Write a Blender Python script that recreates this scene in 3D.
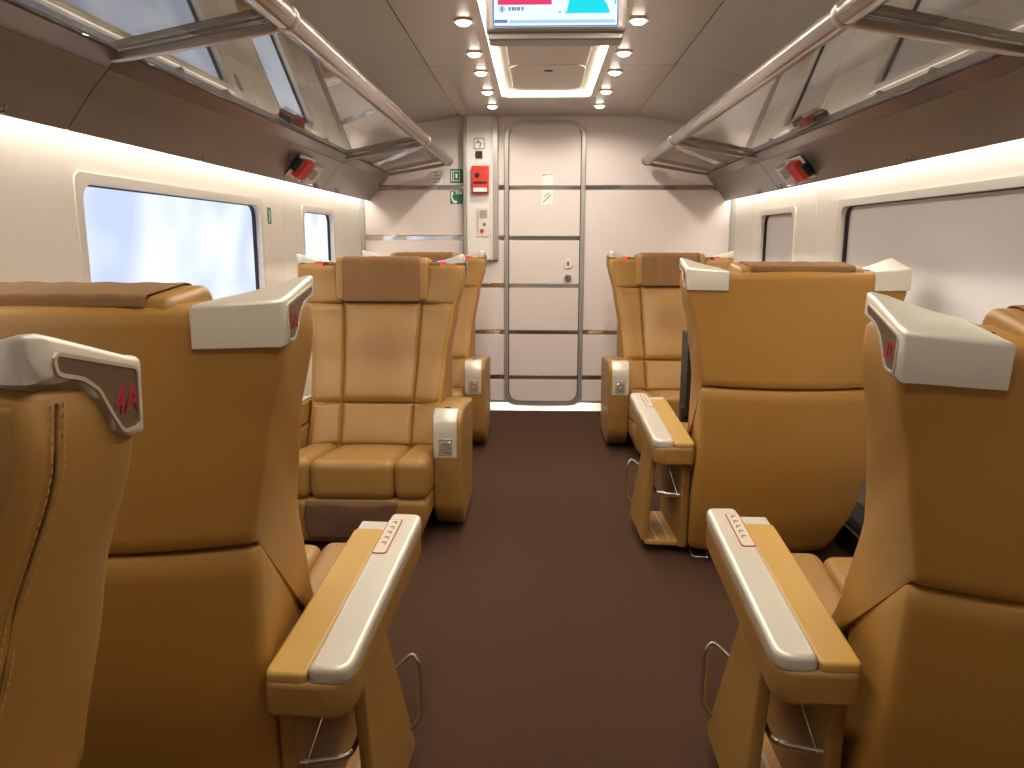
import bpy, bmesh, math, random
from mathutils import Vector, Matrix, noise
random.seed(7)
S = bpy.context.scene
COL = S.collection
for o in list(bpy.data.objects): bpy.data.objects.remove(o, do_unlink=True)

# ------------------------------------------------------------------ camera
YAW, PITCH, ROLL = .0333, .184, .0017
cyw, syw, cpt, spt = math.cos(YAW), math.sin(YAW), math.cos(PITCH), math.sin(PITCH)
fwd = Vector((-syw*cpt, cyw*cpt, -spt)); rgt = Vector((cyw, syw, 0)); upv = rgt.cross(fwd)
r2 = rgt*math.cos(ROLL) + upv*math.sin(ROLL); u2 = upv*math.cos(ROLL) - rgt*math.sin(ROLL)
cam = bpy.data.cameras.new('camera'); camo = bpy.data.objects.new('camera', cam); COL.objects.link(camo)
camo.matrix_world = Matrix(((r2.x, u2.x, -fwd.x, -.054), (r2.y, u2.y, -fwd.y, 0), (r2.z, u2.z, -fwd.z, 1.22), (0, 0, 0, 1)))
cam.sensor_width = 36; cam.lens = 770/1024*36; cam.clip_start = .02
S.camera = camo

# ------------------------------------------------------------------ world, exposure
w = bpy.data.worlds.new('world'); S.world = w; w.use_nodes = True
w.node_tree.nodes['Background'].inputs[0].default_value = (.75, .85, 1, 1)
w.node_tree.nodes['Background'].inputs[1].default_value = .6
S.view_settings.view_transform = 'Standard'; S.view_settings.look = 'None'
S.view_settings.gamma = 1; S.view_settings.use_curve_mapping = False
S.view_settings.exposure = 0.14
WALL_STRIP = 24.0      # emission of the wall-wash lamps
CEIL_STRIP = 15.0      # emission of the ceiling lamp ring
SPOT_W = 9.5          # watts of each ceiling downlight
WINDOW_L = 1.08       # daylit blinds on the left

# ------------------------------------------------------------------ materials
def lin(c):
    return tuple((x/12.92 if x <= .04045 else ((x+.055)/1.055)**2.4) for x in [v/255 for v in c]) + (1,)
M = {}
def mat(name, rgb, rough=.5, metal=0, bump=None, var=None, coat=0, spec=.5, emis=None, es=0):
    m = bpy.data.materials.new(name); m.use_nodes = True; nt = m.node_tree
    b = nt.nodes['Principled BSDF']; c = lin(rgb)
    b.inputs['Base Color'].default_value = c; b.inputs['Roughness'].default_value = rough
    b.inputs['Metallic'].default_value = metal; b.inputs['Specular IOR Level'].default_value = spec
    b.inputs['Coat Weight'].default_value = coat
    if emis is not None:
        b.inputs['Emission Color'].default_value = lin(emis); b.inputs['Emission Strength'].default_value = es
    tc = nt.nodes.new('ShaderNodeTexCoord')
    if var:                                   # (scale, amount)
        n = nt.nodes.new('ShaderNodeTexNoise'); n.inputs['Scale'].default_value = var[0]; n.inputs['Detail'].default_value = 4
        mx = nt.nodes.new('ShaderNodeMix'); mx.data_type = 'RGBA'
        mx.inputs[6].default_value = tuple(v*(1-var[1]) for v in c[:3]) + (1,)
        mx.inputs[7].default_value = tuple(min(1, v*(1+var[1])) for v in c[:3]) + (1,)
        nt.links.new(tc.outputs['Object'], n.inputs['Vector']); nt.links.new(n.outputs['Fac'], mx.inputs[0])
        nt.links.new(mx.outputs[2], b.inputs['Base Color'])
    if bump:                                  # (scale, strength, distance)
        n = nt.nodes.new('ShaderNodeTexNoise'); n.inputs['Scale'].default_value = bump[0]; n.inputs['Detail'].default_value = 3
        bp = nt.nodes.new('ShaderNodeBump'); bp.inputs['Strength'].default_value = bump[1]; bp.inputs['Distance'].default_value = bump[2]
        nt.links.new(tc.outputs['Object'], n.inputs['Vector']); nt.links.new(n.outputs['Fac'], bp.inputs['Height'])
        nt.links.new(bp.outputs[0], b.inputs['Normal'])
    M[name] = m; return m
mat('leather', (152, 113, 56), .46, bump=(160, .12, .002), var=(7, .07))
mat('leather_pad', (182, 144, 70), .5, bump=(160, .1, .002), var=(9, .05))
mat('leather_shell', (164, 119, 51), .5, bump=(220, .08, .001), var=(5, .06))
mat('cover_fabric', (124, 88, 50), .85, bump=(320, .25, .002), var=(14, .12))
mat('skirt_fabric', (104, 74, 54), .8, bump=(60, .3, .004), var=(9, .15))
mat('silver', (212, 205, 190), .34, .3, bump=(600, .03, .0005))
mat('plate', (120, 108, 92), .3, .7)
mat('plate_rim', (205, 198, 186), .3, .6)
mat('red_text', (150, 22, 30), .5)
mat('panel_beige', (205, 190, 165), .5)
mat('panel_rim', (140, 60, 50), .5)
mat('chrome', (222, 220, 215), .14, 1)
mat('strip_chrome', (235, 233, 231), .1, 1)
mat('thread', (190, 150, 88), .8)
mat('seam', (122, 84, 38), .8)
mat('dark', (26, 23, 22), .6)
mat('dark_leaf', (26, 21, 20), .45)
mat('wood', (190, 140, 78), .5, var=(30, .18))
mat('wall', (236, 230, 220), .42, var=(3, .02))
mat('wall_end', (228, 217, 213), .42, var=(3, .02))
mat('frame_grey', (176, 172, 168), .38, .5)
mat('frame_white', (222, 216, 206), .4)
mat('gasket', (40, 38, 38), .5)
mat('blind_grey', (226, 223, 223), .8, var=(2, .04))
mat('carpet', (79, 56, 42), .97, bump=(900, .7, .004), var=(260, .28), spec=.15)
mat('soffit', (130, 127, 130), .27, .5, bump=(40, .02, .001))
mat('soffit_band', (150, 143, 148), .3, .8)
mat('rail', (168, 160, 156), .18, .85)
mat('bracket', (176, 164, 152), .3, .7)
mat('ceil_centre', (186, 178, 172), .3, .5)
mat('ceil_outer', (190, 183, 176), .45, .05)
mat('ceil_recess', (196, 184, 172), .45)
mat('joint', (60, 54, 50), .7)
mat('white_plastic', (232, 228, 224), .4)
mat('red_box', (205, 52, 40), .45)
mat('green_sign', (22, 122, 82), .5)
mat('white_sign', (240, 238, 235), .5)
mat('grey_mark', (120, 118, 118), .6)
mat('black', (18, 18, 18), .4)
mat('screen_case', (150, 142, 136), .35, .4)
mat('trim_silver', (214, 212, 208), .25, .8)
mat('heater', (48, 42, 40), .5)
def worn_leather(name, rgb):
    m = mat(name, rgb, .44, bump=(160, .12, .002), var=(7, .07)); nt = m.node_tree; b = nt.nodes['Principled BSDF']
    src = b.inputs['Base Color'].links[0].from_socket
    tc = nt.nodes.new('ShaderNodeTexCoord'); mp = nt.nodes.new('ShaderNodeMapping'); mp.inputs['Scale'].default_value = (6, 0, 9); mp.inputs['Location'].default_value = (.12, 0, -6.6)
    nz = nt.nodes.new('ShaderNodeTexNoise'); nz.inputs['Scale'].default_value = 9
    ln = nt.nodes.new('ShaderNodeVectorMath'); ln.operation = 'LENGTH'; ad = nt.nodes.new('ShaderNodeMath'); ad.operation = 'ADD'
    rp_ = nt.nodes.new('ShaderNodeValToRGB'); rp_.color_ramp.elements[0].position = .4; rp_.color_ramp.elements[0].color = (.78, .73, .70, 1)
    rp_.color_ramp.elements[1].position = 1.6 if False else 1.0; rp_.color_ramp.elements[1].color = (1, 1, 1, 1); rp_.color_ramp.interpolation = 'EASE'
    ml = nt.nodes.new('ShaderNodeMath'); ml.operation = 'MULTIPLY'; ml.inputs[1].default_value = .55
    mx = nt.nodes.new('ShaderNodeMix'); mx.data_type = 'RGBA'; mx.blend_type = 'MULTIPLY'; mx.inputs[0].default_value = 1
    L = nt.links.new; L(tc.outputs['Object'], mp.inputs['Vector']); L(mp.outputs[0], ln.inputs[0]); L(tc.outputs['Object'], nz.inputs['Vector'])
    L(ln.outputs['Value'], ad.inputs[0]); L(nz.outputs['Fac'], ad.inputs[1]); L(ad.outputs[0], ml.inputs[0]); L(ml.outputs[0], rp_.inputs[0])
    L(src, mx.inputs[6]); L(rp_.outputs[0], mx.inputs[7]); L(mx.outputs[2], b.inputs['Base Color'])
worn_leather('leather_back', (152, 113, 56))
def emit(name, rgb, s):
    m = bpy.data.materials.new(name); m.use_nodes = True; nt = m.node_tree; nt.nodes.clear()
    e = nt.nodes.new('ShaderNodeEmission'); e.inputs[0].default_value = lin(rgb); e.inputs[1].default_value = s
    o = nt.nodes.new('ShaderNodeOutputMaterial'); nt.links.new(e.outputs[0], o.inputs[0]); M[name] = m; return m
emit('strip_light', (255, 245, 230), WALL_STRIP)
emit('ring_light', (255, 244, 228), CEIL_STRIP)
emit('rack_light', (255, 230, 190), 1.6)
emit('spot_light', (255, 244, 226), 14)
emit('red_led', (255, 25, 55), 4)
emit('scr_white', (236, 246, 252), 1.0); emit('scr_pink', (238, 70, 120), .9); emit('scr_cyan', (40, 225, 240), .95)
emit('scr_blue', (40, 90, 200), .8); emit('scr_text', (110, 150, 190), .8); emit('scr_light', (180, 220, 245), .9); emit('scr_lilac', (215, 190, 230), .9)
def window_light(name):
    m = emit(name, (222, 234, 255), WINDOW_L); nt = m.node_tree; e = [n for n in nt.nodes if n.type == 'EMISSION'][0]
    tc = nt.nodes.new('ShaderNodeTexCoord'); n = nt.nodes.new('ShaderNodeTexNoise'); n.inputs['Scale'].default_value = 2.6; n.inputs['Detail'].default_value = 1
    r = nt.nodes.new('ShaderNodeValToRGB'); r.color_ramp.elements[0].color = lin((196, 208, 236)); r.color_ramp.elements[1].color = lin((236, 244, 255))
    r.color_ramp.elements[0].position = .3; r.color_ramp.elements[1].position = .55
    nt.links.new(tc.outputs['Object'], n.inputs['Vector']); nt.links.new(n.outputs['Fac'], r.inputs[0]); nt.links.new(r.outputs[0], e.inputs[0])
window_light('daylit_blind')
def glass(name, tint, ior=1.55):
    m = bpy.data.materials.new(name); m.use_nodes = True; nt = m.node_tree; nt.nodes.clear()
    t = nt.nodes.new('ShaderNodeBsdfTransparent'); t.inputs[0].default_value = tint
    g = nt.nodes.new('ShaderNodeBsdfGlossy'); g.inputs['Roughness'].default_value = .02; g.inputs[0].default_value = (.95, .95, .95, 1)
    ge = nt.nodes.new('ShaderNodeNewGeometry'); mr = nt.nodes.new('ShaderNodeMapRange')
    mr.inputs['To Min'].default_value = ior; mr.inputs['To Max'].default_value = 1/ior
    f = nt.nodes.new('ShaderNodeFresnel'); mx = nt.nodes.new('ShaderNodeMixShader'); o = nt.nodes.new('ShaderNodeOutputMaterial')
    nt.links.new(ge.outputs['Backfacing'], mr.inputs['Value']); nt.links.new(mr.outputs[0], f.inputs['IOR'])
    nt.links.new(f.outputs[0], mx.inputs[0]); nt.links.new(t.outputs[0], mx.inputs[1]); nt.links.new(g.outputs[0], mx.inputs[2]); nt.links.new(mx.outputs[0], o.inputs[0])
    M[name] = m
glass('shelf_glass', (.6, .58, .56, 1), 2.0)
glass('clear_plastic', (.9, .86, .86, 1), 1.45)

# ------------------------------------------------------------------ mesh helpers
def link(name, me, parent=None, m=None, loc=None):
    o = bpy.data.objects.new(name, me); COL.objects.link(o)
    if m is not None and len(me.materials) == 0: me.materials.append(M[m])
    if parent is not None: o.parent = parent
    if loc: o.location = loc
    return o
def tag(o, label=None, cat=None, group=None, kind=None):
    if label: o['label'] = label
    if cat: o['category'] = cat
    if group: o['group'] = group
    if kind: o['kind'] = kind
    return o
def thing(name, label, cat, loc=(0, 0, 0), rz=0, group=None):
    o = bpy.data.objects.new(name, None); COL.objects.link(o); o.location = loc; o.rotation_euler = (0, 0, rz)
    o.empty_display_size = .05
    return tag(o, label, cat, group)
def mesh(verts, faces, smooth=True, angle=40):
    me = bpy.data.meshes.new('m'); me.from_pydata([tuple(v) for v in verts], [], faces); me.validate()
    bm = bmesh.new(); bm.from_mesh(me); bmesh.ops.recalc_face_normals(bm, faces=bm.faces); 
    if smooth: finish(bm, angle)
    bm.to_mesh(me); bm.free(); return me
def finish(bm, angle=40):
    a = math.radians(angle)
    for f in bm.faces: f.smooth = True
    for e in bm.edges:
        if len(e.link_faces) == 2:
            try: e.smooth = e.calc_face_angle() < a
            except Exception: e.smooth = True
    for f in bm.faces:                        # faces bounded by hard edges only stay flat
        if all((not e.smooth) or len(e.link_faces) < 2 for e in f.edges): f.smooth = False
    hard = [e for e in bm.edges if len(e.link_faces) == 2 and not e.smooth]
    if hard: bmesh.ops.split_edges(bm, edges=hard)
def tomesh(bm, angle=40, smooth=True, flat=False):
    bmesh.ops.recalc_face_normals(bm, faces=bm.faces)
    if smooth: finish(bm, angle)
    if flat:                                  # large plane faces keep their own normal
        for f in bm.faces:
            if max(abs(f.normal.x), abs(f.normal.y), abs(f.normal.z)) > .9995: f.smooth = False
    me = bpy.data.meshes.new('m'); bm.to_mesh(me); bm.free(); return me
def box(x0, x1, y0, y1, z0, z1, bev=0, seg=2):
    bm = bmesh.new(); bmesh.ops.create_cube(bm, size=1)
    for v in bm.verts:
        v.co = Vector((x0 if v.co.x < 0 else x1, y0 if v.co.y < 0 else y1, z0 if v.co.z < 0 else z1))
    if bev: bmesh.ops.bevel(bm, geom=bm.edges[:], offset=bev, segments=seg, profile=.5, affect='EDGES')
    return tomesh(bm, 50, True, True)
def prism(poly, axis, a, b, bev=0, seg=2, ang=50, clamp=True):
    """polygon of 2D points extruded along axis: 'x' -> (y,z), 'y' -> (x,z), 'z' -> (x,y)"""
    def P(p, t):
        return {'x': (t, p[0], p[1]), 'y': (p[0], t, p[1]), 'z': (p[0], p[1], t)}[axis]
    bm = bmesh.new(); A = [bm.verts.new(P(p, a)) for p in poly]; B = [bm.verts.new(P(p, b)) for p in poly]; n = len(poly)
    fa = bm.faces.new(A); fb = bm.faces.new(B[::-1])
    for i in range(n): bm.faces.new((A[i], B[i], B[(i+1) % n], A[(i+1) % n]))
    bmesh.ops.recalc_face_normals(bm, faces=bm.faces)
    if bev:
        es = list(set(list(fa.edges) + list(fb.edges)))
        bmesh.ops.bevel(bm, geom=es, offset=bev, segments=seg, profile=.5, affect='EDGES', clamp_overlap=clamp)
    return tomesh(bm, ang, True, True)
def ring_prism(outer, inner, axis, a, b):
    """frame between two outlines of the same number of points"""
    def P(p, t):
        return {'x': (t, p[0], p[1]), 'y': (p[0], t, p[1]), 'z': (p[0], p[1], t)}[axis]
    n = len(outer); v = [P(p, a) for p in outer] + [P(p, a) for p in inner] + [P(p, b) for p in outer] + [P(p, b) for p in inner]
    f = []
    for i in range(n):
        j = (i+1) % n
        f += [(i, j, n+j, n+i), (2*n+i, 3*n+i, 3*n+j, 2*n+j), (i, 2*n+i, 2*n+j, j), (n+i, n+j, 3*n+j, 3*n+i)]
    return mesh(v, f, True, 35)
def rrect(x0, x1, y0, y1, r, n=6):
    p = []
    for cx, cy, a0 in ((x1-r, y1-r, 0), (x0+r, y1-r, 90), (x0+r, y0+r, 180), (x1-r, y0+r, 270)):
        for k in range(n+1):
            a = math.radians(a0+90*k/n); p.append((cx+r*math.cos(a), cy+r*math.sin(a)))
    return p
def loft(rings, closed=True, cap=True, ang=50):
    n = len(rings[0]); v = [p for r in rings for p in r]; f = []
    for k in range(len(rings)-1):
        for i in range(n if closed else n-1):
            j = (i+1) % n; f.append((k*n+i, k*n+j, (k+1)*n+j, (k+1)*n+i))
    if cap: f += [tuple(range(n))[::-1], tuple(range((len(rings)-1)*n, len(rings)*n))]
    return mesh(v, f, True, ang)
def tube(pts, r, n=8, flat=1.0):
    pts = [Vector(p) for p in pts]; rings = []; prev = None
    for i, p in enumerate(pts):
        t = (pts[min(i+1, len(pts)-1)] - pts[max(i-1, 0)]).normalized()
        if prev is None:
            a = Vector((0, 0, 1)) if abs(t.z) < .9 else Vector((1, 0, 0)); nrm = (a - t*a.dot(t)).normalized()
        else: nrm = (prev - t*prev.dot(t)).normalized()
        prev = nrm; bn = t.cross(nrm)
        rings.append([p + nrm*r*math.cos(2*math.pi*k/n) + bn*r*flat*math.sin(2*math.pi*k/n) for k in range(n)])
    return loft(rings, True, True, 60)
def smooth_path(pts, r=.02, n=4):
    """round the corners of a polyline"""
    pts = [Vector(p) for p in pts]; out = [pts[0]]
    for i in range(1, len(pts)-1):
        a = (pts[i-1]-pts[i]); b = (pts[i+1]-pts[i]); d = min(r, a.length*.45, b.length*.45)
        p0 = pts[i]+a.normalized()*d; p2 = pts[i]+b.normalized()*d
        for k in range(n+1):
            t = k/n; out.append(p0*(1-t)**2 + pts[i]*2*t*(1-t) + p2*t*t)
    out.append(pts[-1]); return out
def pillow(fn, nu, nv, puff, edge, drop, out, dome=0, wr=0):
    """puffed upholstery panel over surface fn(u,v); out = outward direction"""
    out = Vector(out); g = []
    def d(a, b): return (Vector(fn(*a))-Vector(fn(*b))).length
    LU = d((0, .5), (1, .5)); LV = d((.5, 0), (.5, 1))
    def tt(k, n):                       # denser at the borders
        x = k/n; return x - .35*math.sin(2*math.pi*x)/(2*math.pi)*1.6
    for j in range(nv+1):
        for i in range(nu+1):
            u, v = tt(i, nu), tt(j, nv); e = 1e-3
            p = Vector(fn(u, v)); du = Vector(fn(min(1, u+e), v))-Vector(fn(max(0, u-e), v)); dv = Vector(fn(u, min(1, v+e)))-Vector(fn(u, max(0, v-e)))
            nn = du.cross(dv); nn = nn.normalized() if nn.length > 1e-12 else out
            if nn.dot(out) < 0: nn = -nn
            de = min(min(u, 1-u)*LU, min(v, 1-v)*LV); s = min(1, de/edge)
            hgt = -drop + (drop+puff)*math.sqrt(max(0, 1-(1-s)**2)) + dome*(4*u*(1-u))*(4*v*(1-v))
            if wr: hgt += wr*s*noise.noise(p*14)
            g.append(p+nn*hgt)
    f = [(j*(nu+1)+i, j*(nu+1)+i+1, (j+1)*(nu+1)+i+1, (j+1)*(nu+1)+i) for j in range(nv) for i in range(nu)]
    # close towards the back so that the panel is a solid
    me = mesh(g, f, True, 60)
    bm = bmesh.new(); bm.from_mesh(me)
    if sum((fa.normal.dot(out) for fa in bm.faces)) < 0: bmesh.ops.reverse_faces(bm, faces=bm.faces)
    bm.to_mesh(me); bm.free(); return me
def text_mesh(txt, size, shear=0, ext=.0006, bold=0, sx=1):
    c = bpy.data.curves.new('t', 'FONT'); c.body = txt; c.size = size; c.shear = shear; c.extrude = ext; c.offset = bold
    c.align_x = 'CENTER'; c.align_y = 'CENTER'; c.resolution_u = 3
    o = bpy.data.objects.new('t', c); COL.objects.link(o); dg = bpy.context.evaluated_depsgraph_get(); dg.update()
    me = bpy.data.meshes.new_from_object(o.evaluated_get(dg)); bpy.data.objects.remove(o, do_unlink=True)
    for v in me.vertices: v.co.x *= sx
    return me
def round_poly(poly, r, n=5):
    out = []; N = len(poly)
    for i in range(N):
        p = Vector(poly[i]); a = Vector(poly[i-1])-p; b = Vector(poly[(i+1) % N])-p
        rr = r[i] if isinstance(r, (list, tuple)) else r
        d = min(rr, a.length*.48, b.length*.48); p0 = p+a.normalized()*d; p2 = p+b.normalized()*d
        for k in range(n+1):
            t = k/n; q = p0*(1-t)**2+p*2*t*(1-t)+p2*t*t; out.append((q.x, q.y))
    return out
def xform(me, m):
    me.transform(m); me.update(); return me
def itp(tab, x):
    if x <= tab[0][0]: return tab[0][1]
    for (a, b), (c, d) in zip(tab, tab[1:]):
        if x <= c:
            t = (x-a)/(c-a); t = t*t*(3-2*t)*.5+t*.5; return b+(d-b)*t
    return tab[-1][1]

# ================================================================== THE CARRIAGE SHELL
YB, YF = -1.9, 5.55            # rear (behind the camera) and end wall
XW = 1.315
def struct(name, me, m, label=None, parent=None):
    o = link(name, me, parent, m)
    if parent is None: o['kind'] = 'structure'
    if label: o['label'] = label
    return o
fl = struct('floor', box(-XW-.05, XW+.05, YB, YF+.1, -.06, 0), 'carpet', 'dark brown carpet running the length of the aisle')

# side walls with window openings
WIN = {-1: [(.0, 1.30), (2.12, 3.54), (4.16, 4.80)], 1: [(.10, 1.40), (2.08, 3.63), (4.25, 4.90)]}
WZ0, WZ1 = .74, 1.392
def wall_side(s):
    holes = WIN[s]; ys = [YB] + [v for h in holes for v in h] + [YF+.08]
    bm = bmesh.new(); x = s*XW; xo = s*(XW+.05)
    def slab(y0, y1, z0, z1):
        b = [bm.verts.new((xx, yy, zz)) for xx in (x, xo) for yy in (y0, y1) for zz in (z0, z1)]
        for q in ((0, 1, 3, 2), (4, 6, 7, 5), (0, 4, 5, 1), (2, 3, 7, 6), (0, 2, 6, 4), (1, 5, 7, 3)): bm.faces.new([b[i] for i in q])
    slab(YB, YF+.08, 0, WZ0); slab(YB, YF+.08, WZ1, 2.02)
    edges = [YB] + [v for h in holes for v in h] + [YF+.08]
    for k in range(0, len(edges), 2): slab(edges[k], edges[k+1], WZ0, WZ1)
    return tomesh(bm, 30)
for s, nm in ((-1, 'left'), (1, 'right')):
    struct('wall_'+nm, wall_side(s), 'wall', 'cream side wall panel with windows on the %s' % nm)
    for k, (y0, y1) in enumerate(WIN[s]):
        n = k + (1 if s < 0 else 4)
        big = y1-y0 > 1; inner = rrect(y0+.02, y1-.02, WZ0+.02, WZ1-.018, .05); outer = rrect(y0-.012, y1+.012, WZ0-.012, WZ1+.012, .03)
        lab = ('daylit' if s < 0 else 'grey dim') + (' large' if big else ' small') + ' window with blind drawn, ' + ('on the left wall' if s < 0 else 'on the right wall') + ('' if k else ' beside the camera')
        wo = struct('window_%d' % n, ring_prism(outer, inner, 'x', s*(XW-.006), s*(XW+.035)), 'frame_white', lab)
        gk = rrect(y0+.0235, y1-.0235, WZ0+.0235, WZ1-.0215, .049)
        link('gasket', ring_prism(rrect(y0+.015, y1-.015, WZ0+.015, WZ1-.013, .055), gk, 'x', s*(XW+.018), s*(XW+.034)), wo, 'gasket')
        link('blind', box(min(s*(XW+.036), s*(XW+.042)), max(s*(XW+.036), s*(XW+.042)), y0+.01, y1-.01, WZ0+.01, WZ1-.01), wo, 'daylit_blind' if s < 0 else 'blind_grey')
    # vertical panel joints
    for y in ((1.75, 3.83, 5.05) if s < 0 else (1.85, 3.93, 5.1)):
        j = struct('trim_%d' % (1 + (0 if s < 0 else 3) + (1.75, 3.83, 5.05, 1.85, 3.93, 5.1).index(y) % 3), box(min(s*(XW-.0015), s*(XW+.004)), max(s*(XW-.0015), s*(XW+.004)), y-.001, y+.001, .12, 1.5), 'frame_white', 'thin vertical joint in the %s wall lining' % nm)
    # heater duct along the floor
    prof = [(s*XW, 0), (s*1.19, 0), (s*1.19, .1), (s*1.215, .13), (s*XW, .13)]
    bb = struct('baseboard_'+nm, prism(prof, 'y', YB, YF, .004), 'heater', 'dark heating duct along the foot of the %s wall' % nm)
    link('top_edge', box(min(s*1.186, s*1.192), max(s*1.186, s*1.192), YB, YF, .094, .1), bb, 'frame_grey')

# ------------------------------------------------------------------ end wall
wb = struct('wall_back', box(-XW-.05, XW+.05, YF+.02, YF+.09, 0, 2.12), 'wall_end', 'beige end wall crossed by chrome strips')
SZ = [.237, .569, .903, 1.238, 1.585]; hs = .0155
DX0, DX1, DZ0, DZ1 = -.292, .268, .03, 2.035      # door outer frame
def end_panels(x0, x1, zs, ztop=2.11):
    z = [0.06] + [v for q in zs for v in (q-hs, q+hs)] + [ztop]
    for k in range(0, len(z), 2):
        link('panel', box(x0, x1, YF, YF+.02, z[k]+.001, z[k+1]-.001, .003, 1), wb, 'wall_end')
    for q in zs:
        link('chrome_strip', box(x0, x1, YF+.002, YF+.02, q-hs, q+hs, .002, 1), wb, 'strip_chrome')
end_panels(-XW, DX0-.002, SZ); end_panels(DX1+.002, XW, [.237, .569, 1.585])
link('panel', box(DX0-.002, DX1+.002, YF, YF+.02, DZ1-.06, 2.11), wb, 'wall_end')
for s in (-1, 1):
    link('corner_post', prism([(s*XW, YF), (s*(XW-.032), YF), (s*(XW-.026), YF-.018), (s*XW, YF-.028)], 'z', 0, 1.53, .003), wb, 'frame_grey')
th = struct('trim_7', prism([(YF, 0), (YF-.05, 0), (YF-.045, .012), (YF-.012, .03), (YF, .05)], 'x', -1.25, 1.25), 'trim_silver', 'polished metal threshold strip at the foot of the end wall')
# door
do = rrect(DX0, DX1, DZ0, DZ1, .105, 8); di = rrect(DX0+.026, DX1-.026, DZ0+.026, DZ1-.026, .082, 8)
dr = struct('door_1', ring_prism(do, di, 'y', YF-.014, YF+.02), 'frame_grey', 'round-cornered beige end door in an aluminium frame')
dx0, dx1 = DX0+.032, DX1-.032
zz = [DZ0+.032] + [v for q in SZ for v in (q-hs, q+hs)] + [DZ1-.032]
link('door_seal', prism(rrect(DX0+.02, DX1-.02, DZ0+.02, DZ1-.02, .085, 8), 'y', YF+.012, YF+.02), dr, 'gasket')
for k in range(0, len(zz), 2):
    r = .076
    if k == 0: poly = [p for p in rrect(dx0, dx1, zz[0], zz[1]+r, r, 6) if p[1] <= zz[1]+1e-6 and p[1] < zz[0]+r+1e-6] ; poly = poly + [(dx1, zz[1]), (dx0, zz[1])]
    elif k == len(zz)-2: poly = [p for p in rrect(dx0, dx1, zz[k]-r, zz[k+1], r, 6) if p[1] > zz[k+1]-r-1e-6] + [(dx0, zz[k]), (dx1, zz[k])]
    else: poly = [(dx0, zz[k]), (dx1, zz[k]), (dx1, zz[k+1]), (dx0, zz[k+1])]
    link('panel', prism(poly, 'y', YF-.002, YF+.012), dr, 'wall_end')
for q in SZ: link('chrome_strip', box(dx0, dx1, YF, YF+.012, q-hs, q+hs, .002, 1), dr, 'strip_chrome')
def disc_y(cx, y0, y1, cz, r, n=24):
    return prism([(cx+r*math.cos(2*math.pi*k/n), cz+r*math.sin(2*math.pi*k/n)) for k in range(n)], 'y', y0, y1, .002)
lk = link('lock', disc_y(.158, YF-.012, YF, 1.058, .034), dr, 'white_plastic'); link('keyhole', box(.152, .164, YF-.014, YF-.011, 1.045, 1.075, .002), lk, 'black')
lk = link('knob', disc_y(.158, YF-.02, YF, .96, .026), dr, 'chrome'); link('keyhole', box(.153, .163, YF-.022, YF-.018, .955, .968, .002), lk, 'black')

# pillar with emergency equipment left of the door
pl = thing('equipment_pillar', 'white equipment pillar hanging beside the end door', 'pillar', (0, 0, 0))
link('housing', box(-.555, -.375, YF-.055, YF-.001, 1.085, 2.075, .006), pl, 'white_plastic')
link('edge_profile', box(-.578, -.553, YF-.075, YF-.001, 1.085, 2.075, .006), pl, 'frame_grey')
link('edge_profile', box(-.387, -.335, YF-.045, YF-.001, 1.085, 2.075, .006), pl, 'frame_grey')
link('edge_profile', box(-.392, -.384, YF-.062, YF-.045, 1.085, 2.075, .003), pl, 'frame_white')
yp = YF-.055
ic = link('pictogram_plate', box(-.503, -.427, yp-.003, yp, 1.838, 1.912, .001), pl, 'white_sign')
link('pictogram_rim', ring_prism(rrect(-.503, -.427, 1.838, 1.912, .008, 3), rrect(-.497, -.433, 1.844, 1.906, .006, 3), 'y', yp-.004, yp-.003), ic, 'grey_mark')
link('pictogram', disc_y(-.472, yp-.005, yp-.003, 1.890, .008, 14), ic, 'grey_mark')
link('pictogram', tube(smooth_path([(-.486, yp-.004, 1.879), (-.462, yp-.004, 1.884), (-.448, yp-.004, 1.872), (-.462, yp-.004, 1.866), (-.459, yp-.004, 1.850)], .006, 3), .004, 6), ic, 'grey_mark')
link('sensor', box(-.491, -.443, yp-.012, yp, 1.779, 1.826, .003), pl, 'dark')
rb = link('alarm_box', box(-.517, -.399, yp-.04, yp, 1.54, 1.727, .006), pl, 'red_box')
link('glass_button', disc_y(-.478, yp-.045, yp-.04, 1.662, .017), rb, 'black')
link('slot', box(-.505, -.41, yp-.043, yp-.04, 1.606, 1.62, .002), rb, 'black')
link('handle', box(-.506, -.41, yp-.055, yp-.04, 1.55, 1.578, .004), rb, 'white_sign')
it = link('intercom', box(-.49, -.4, yp-.006, yp, 1.245, 1.45, .003), pl, 'frame_white')
link('speaker_grille', box(-.465, -.412, yp-.008, yp-.006, 1.375, 1.43, .002), it, 'frame_grey')
link('button', disc_y(-.449, yp-.012, yp-.006, 1.287, .014), it, 'red_box')
link('button', disc_y(-.432, yp-.01, yp-.006, 1.333, .011), it, 'chrome')
link('slot', box(-.481, -.475, yp-.008, yp-.006, 1.28, 1.43, .001), it, 'frame_grey')

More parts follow.
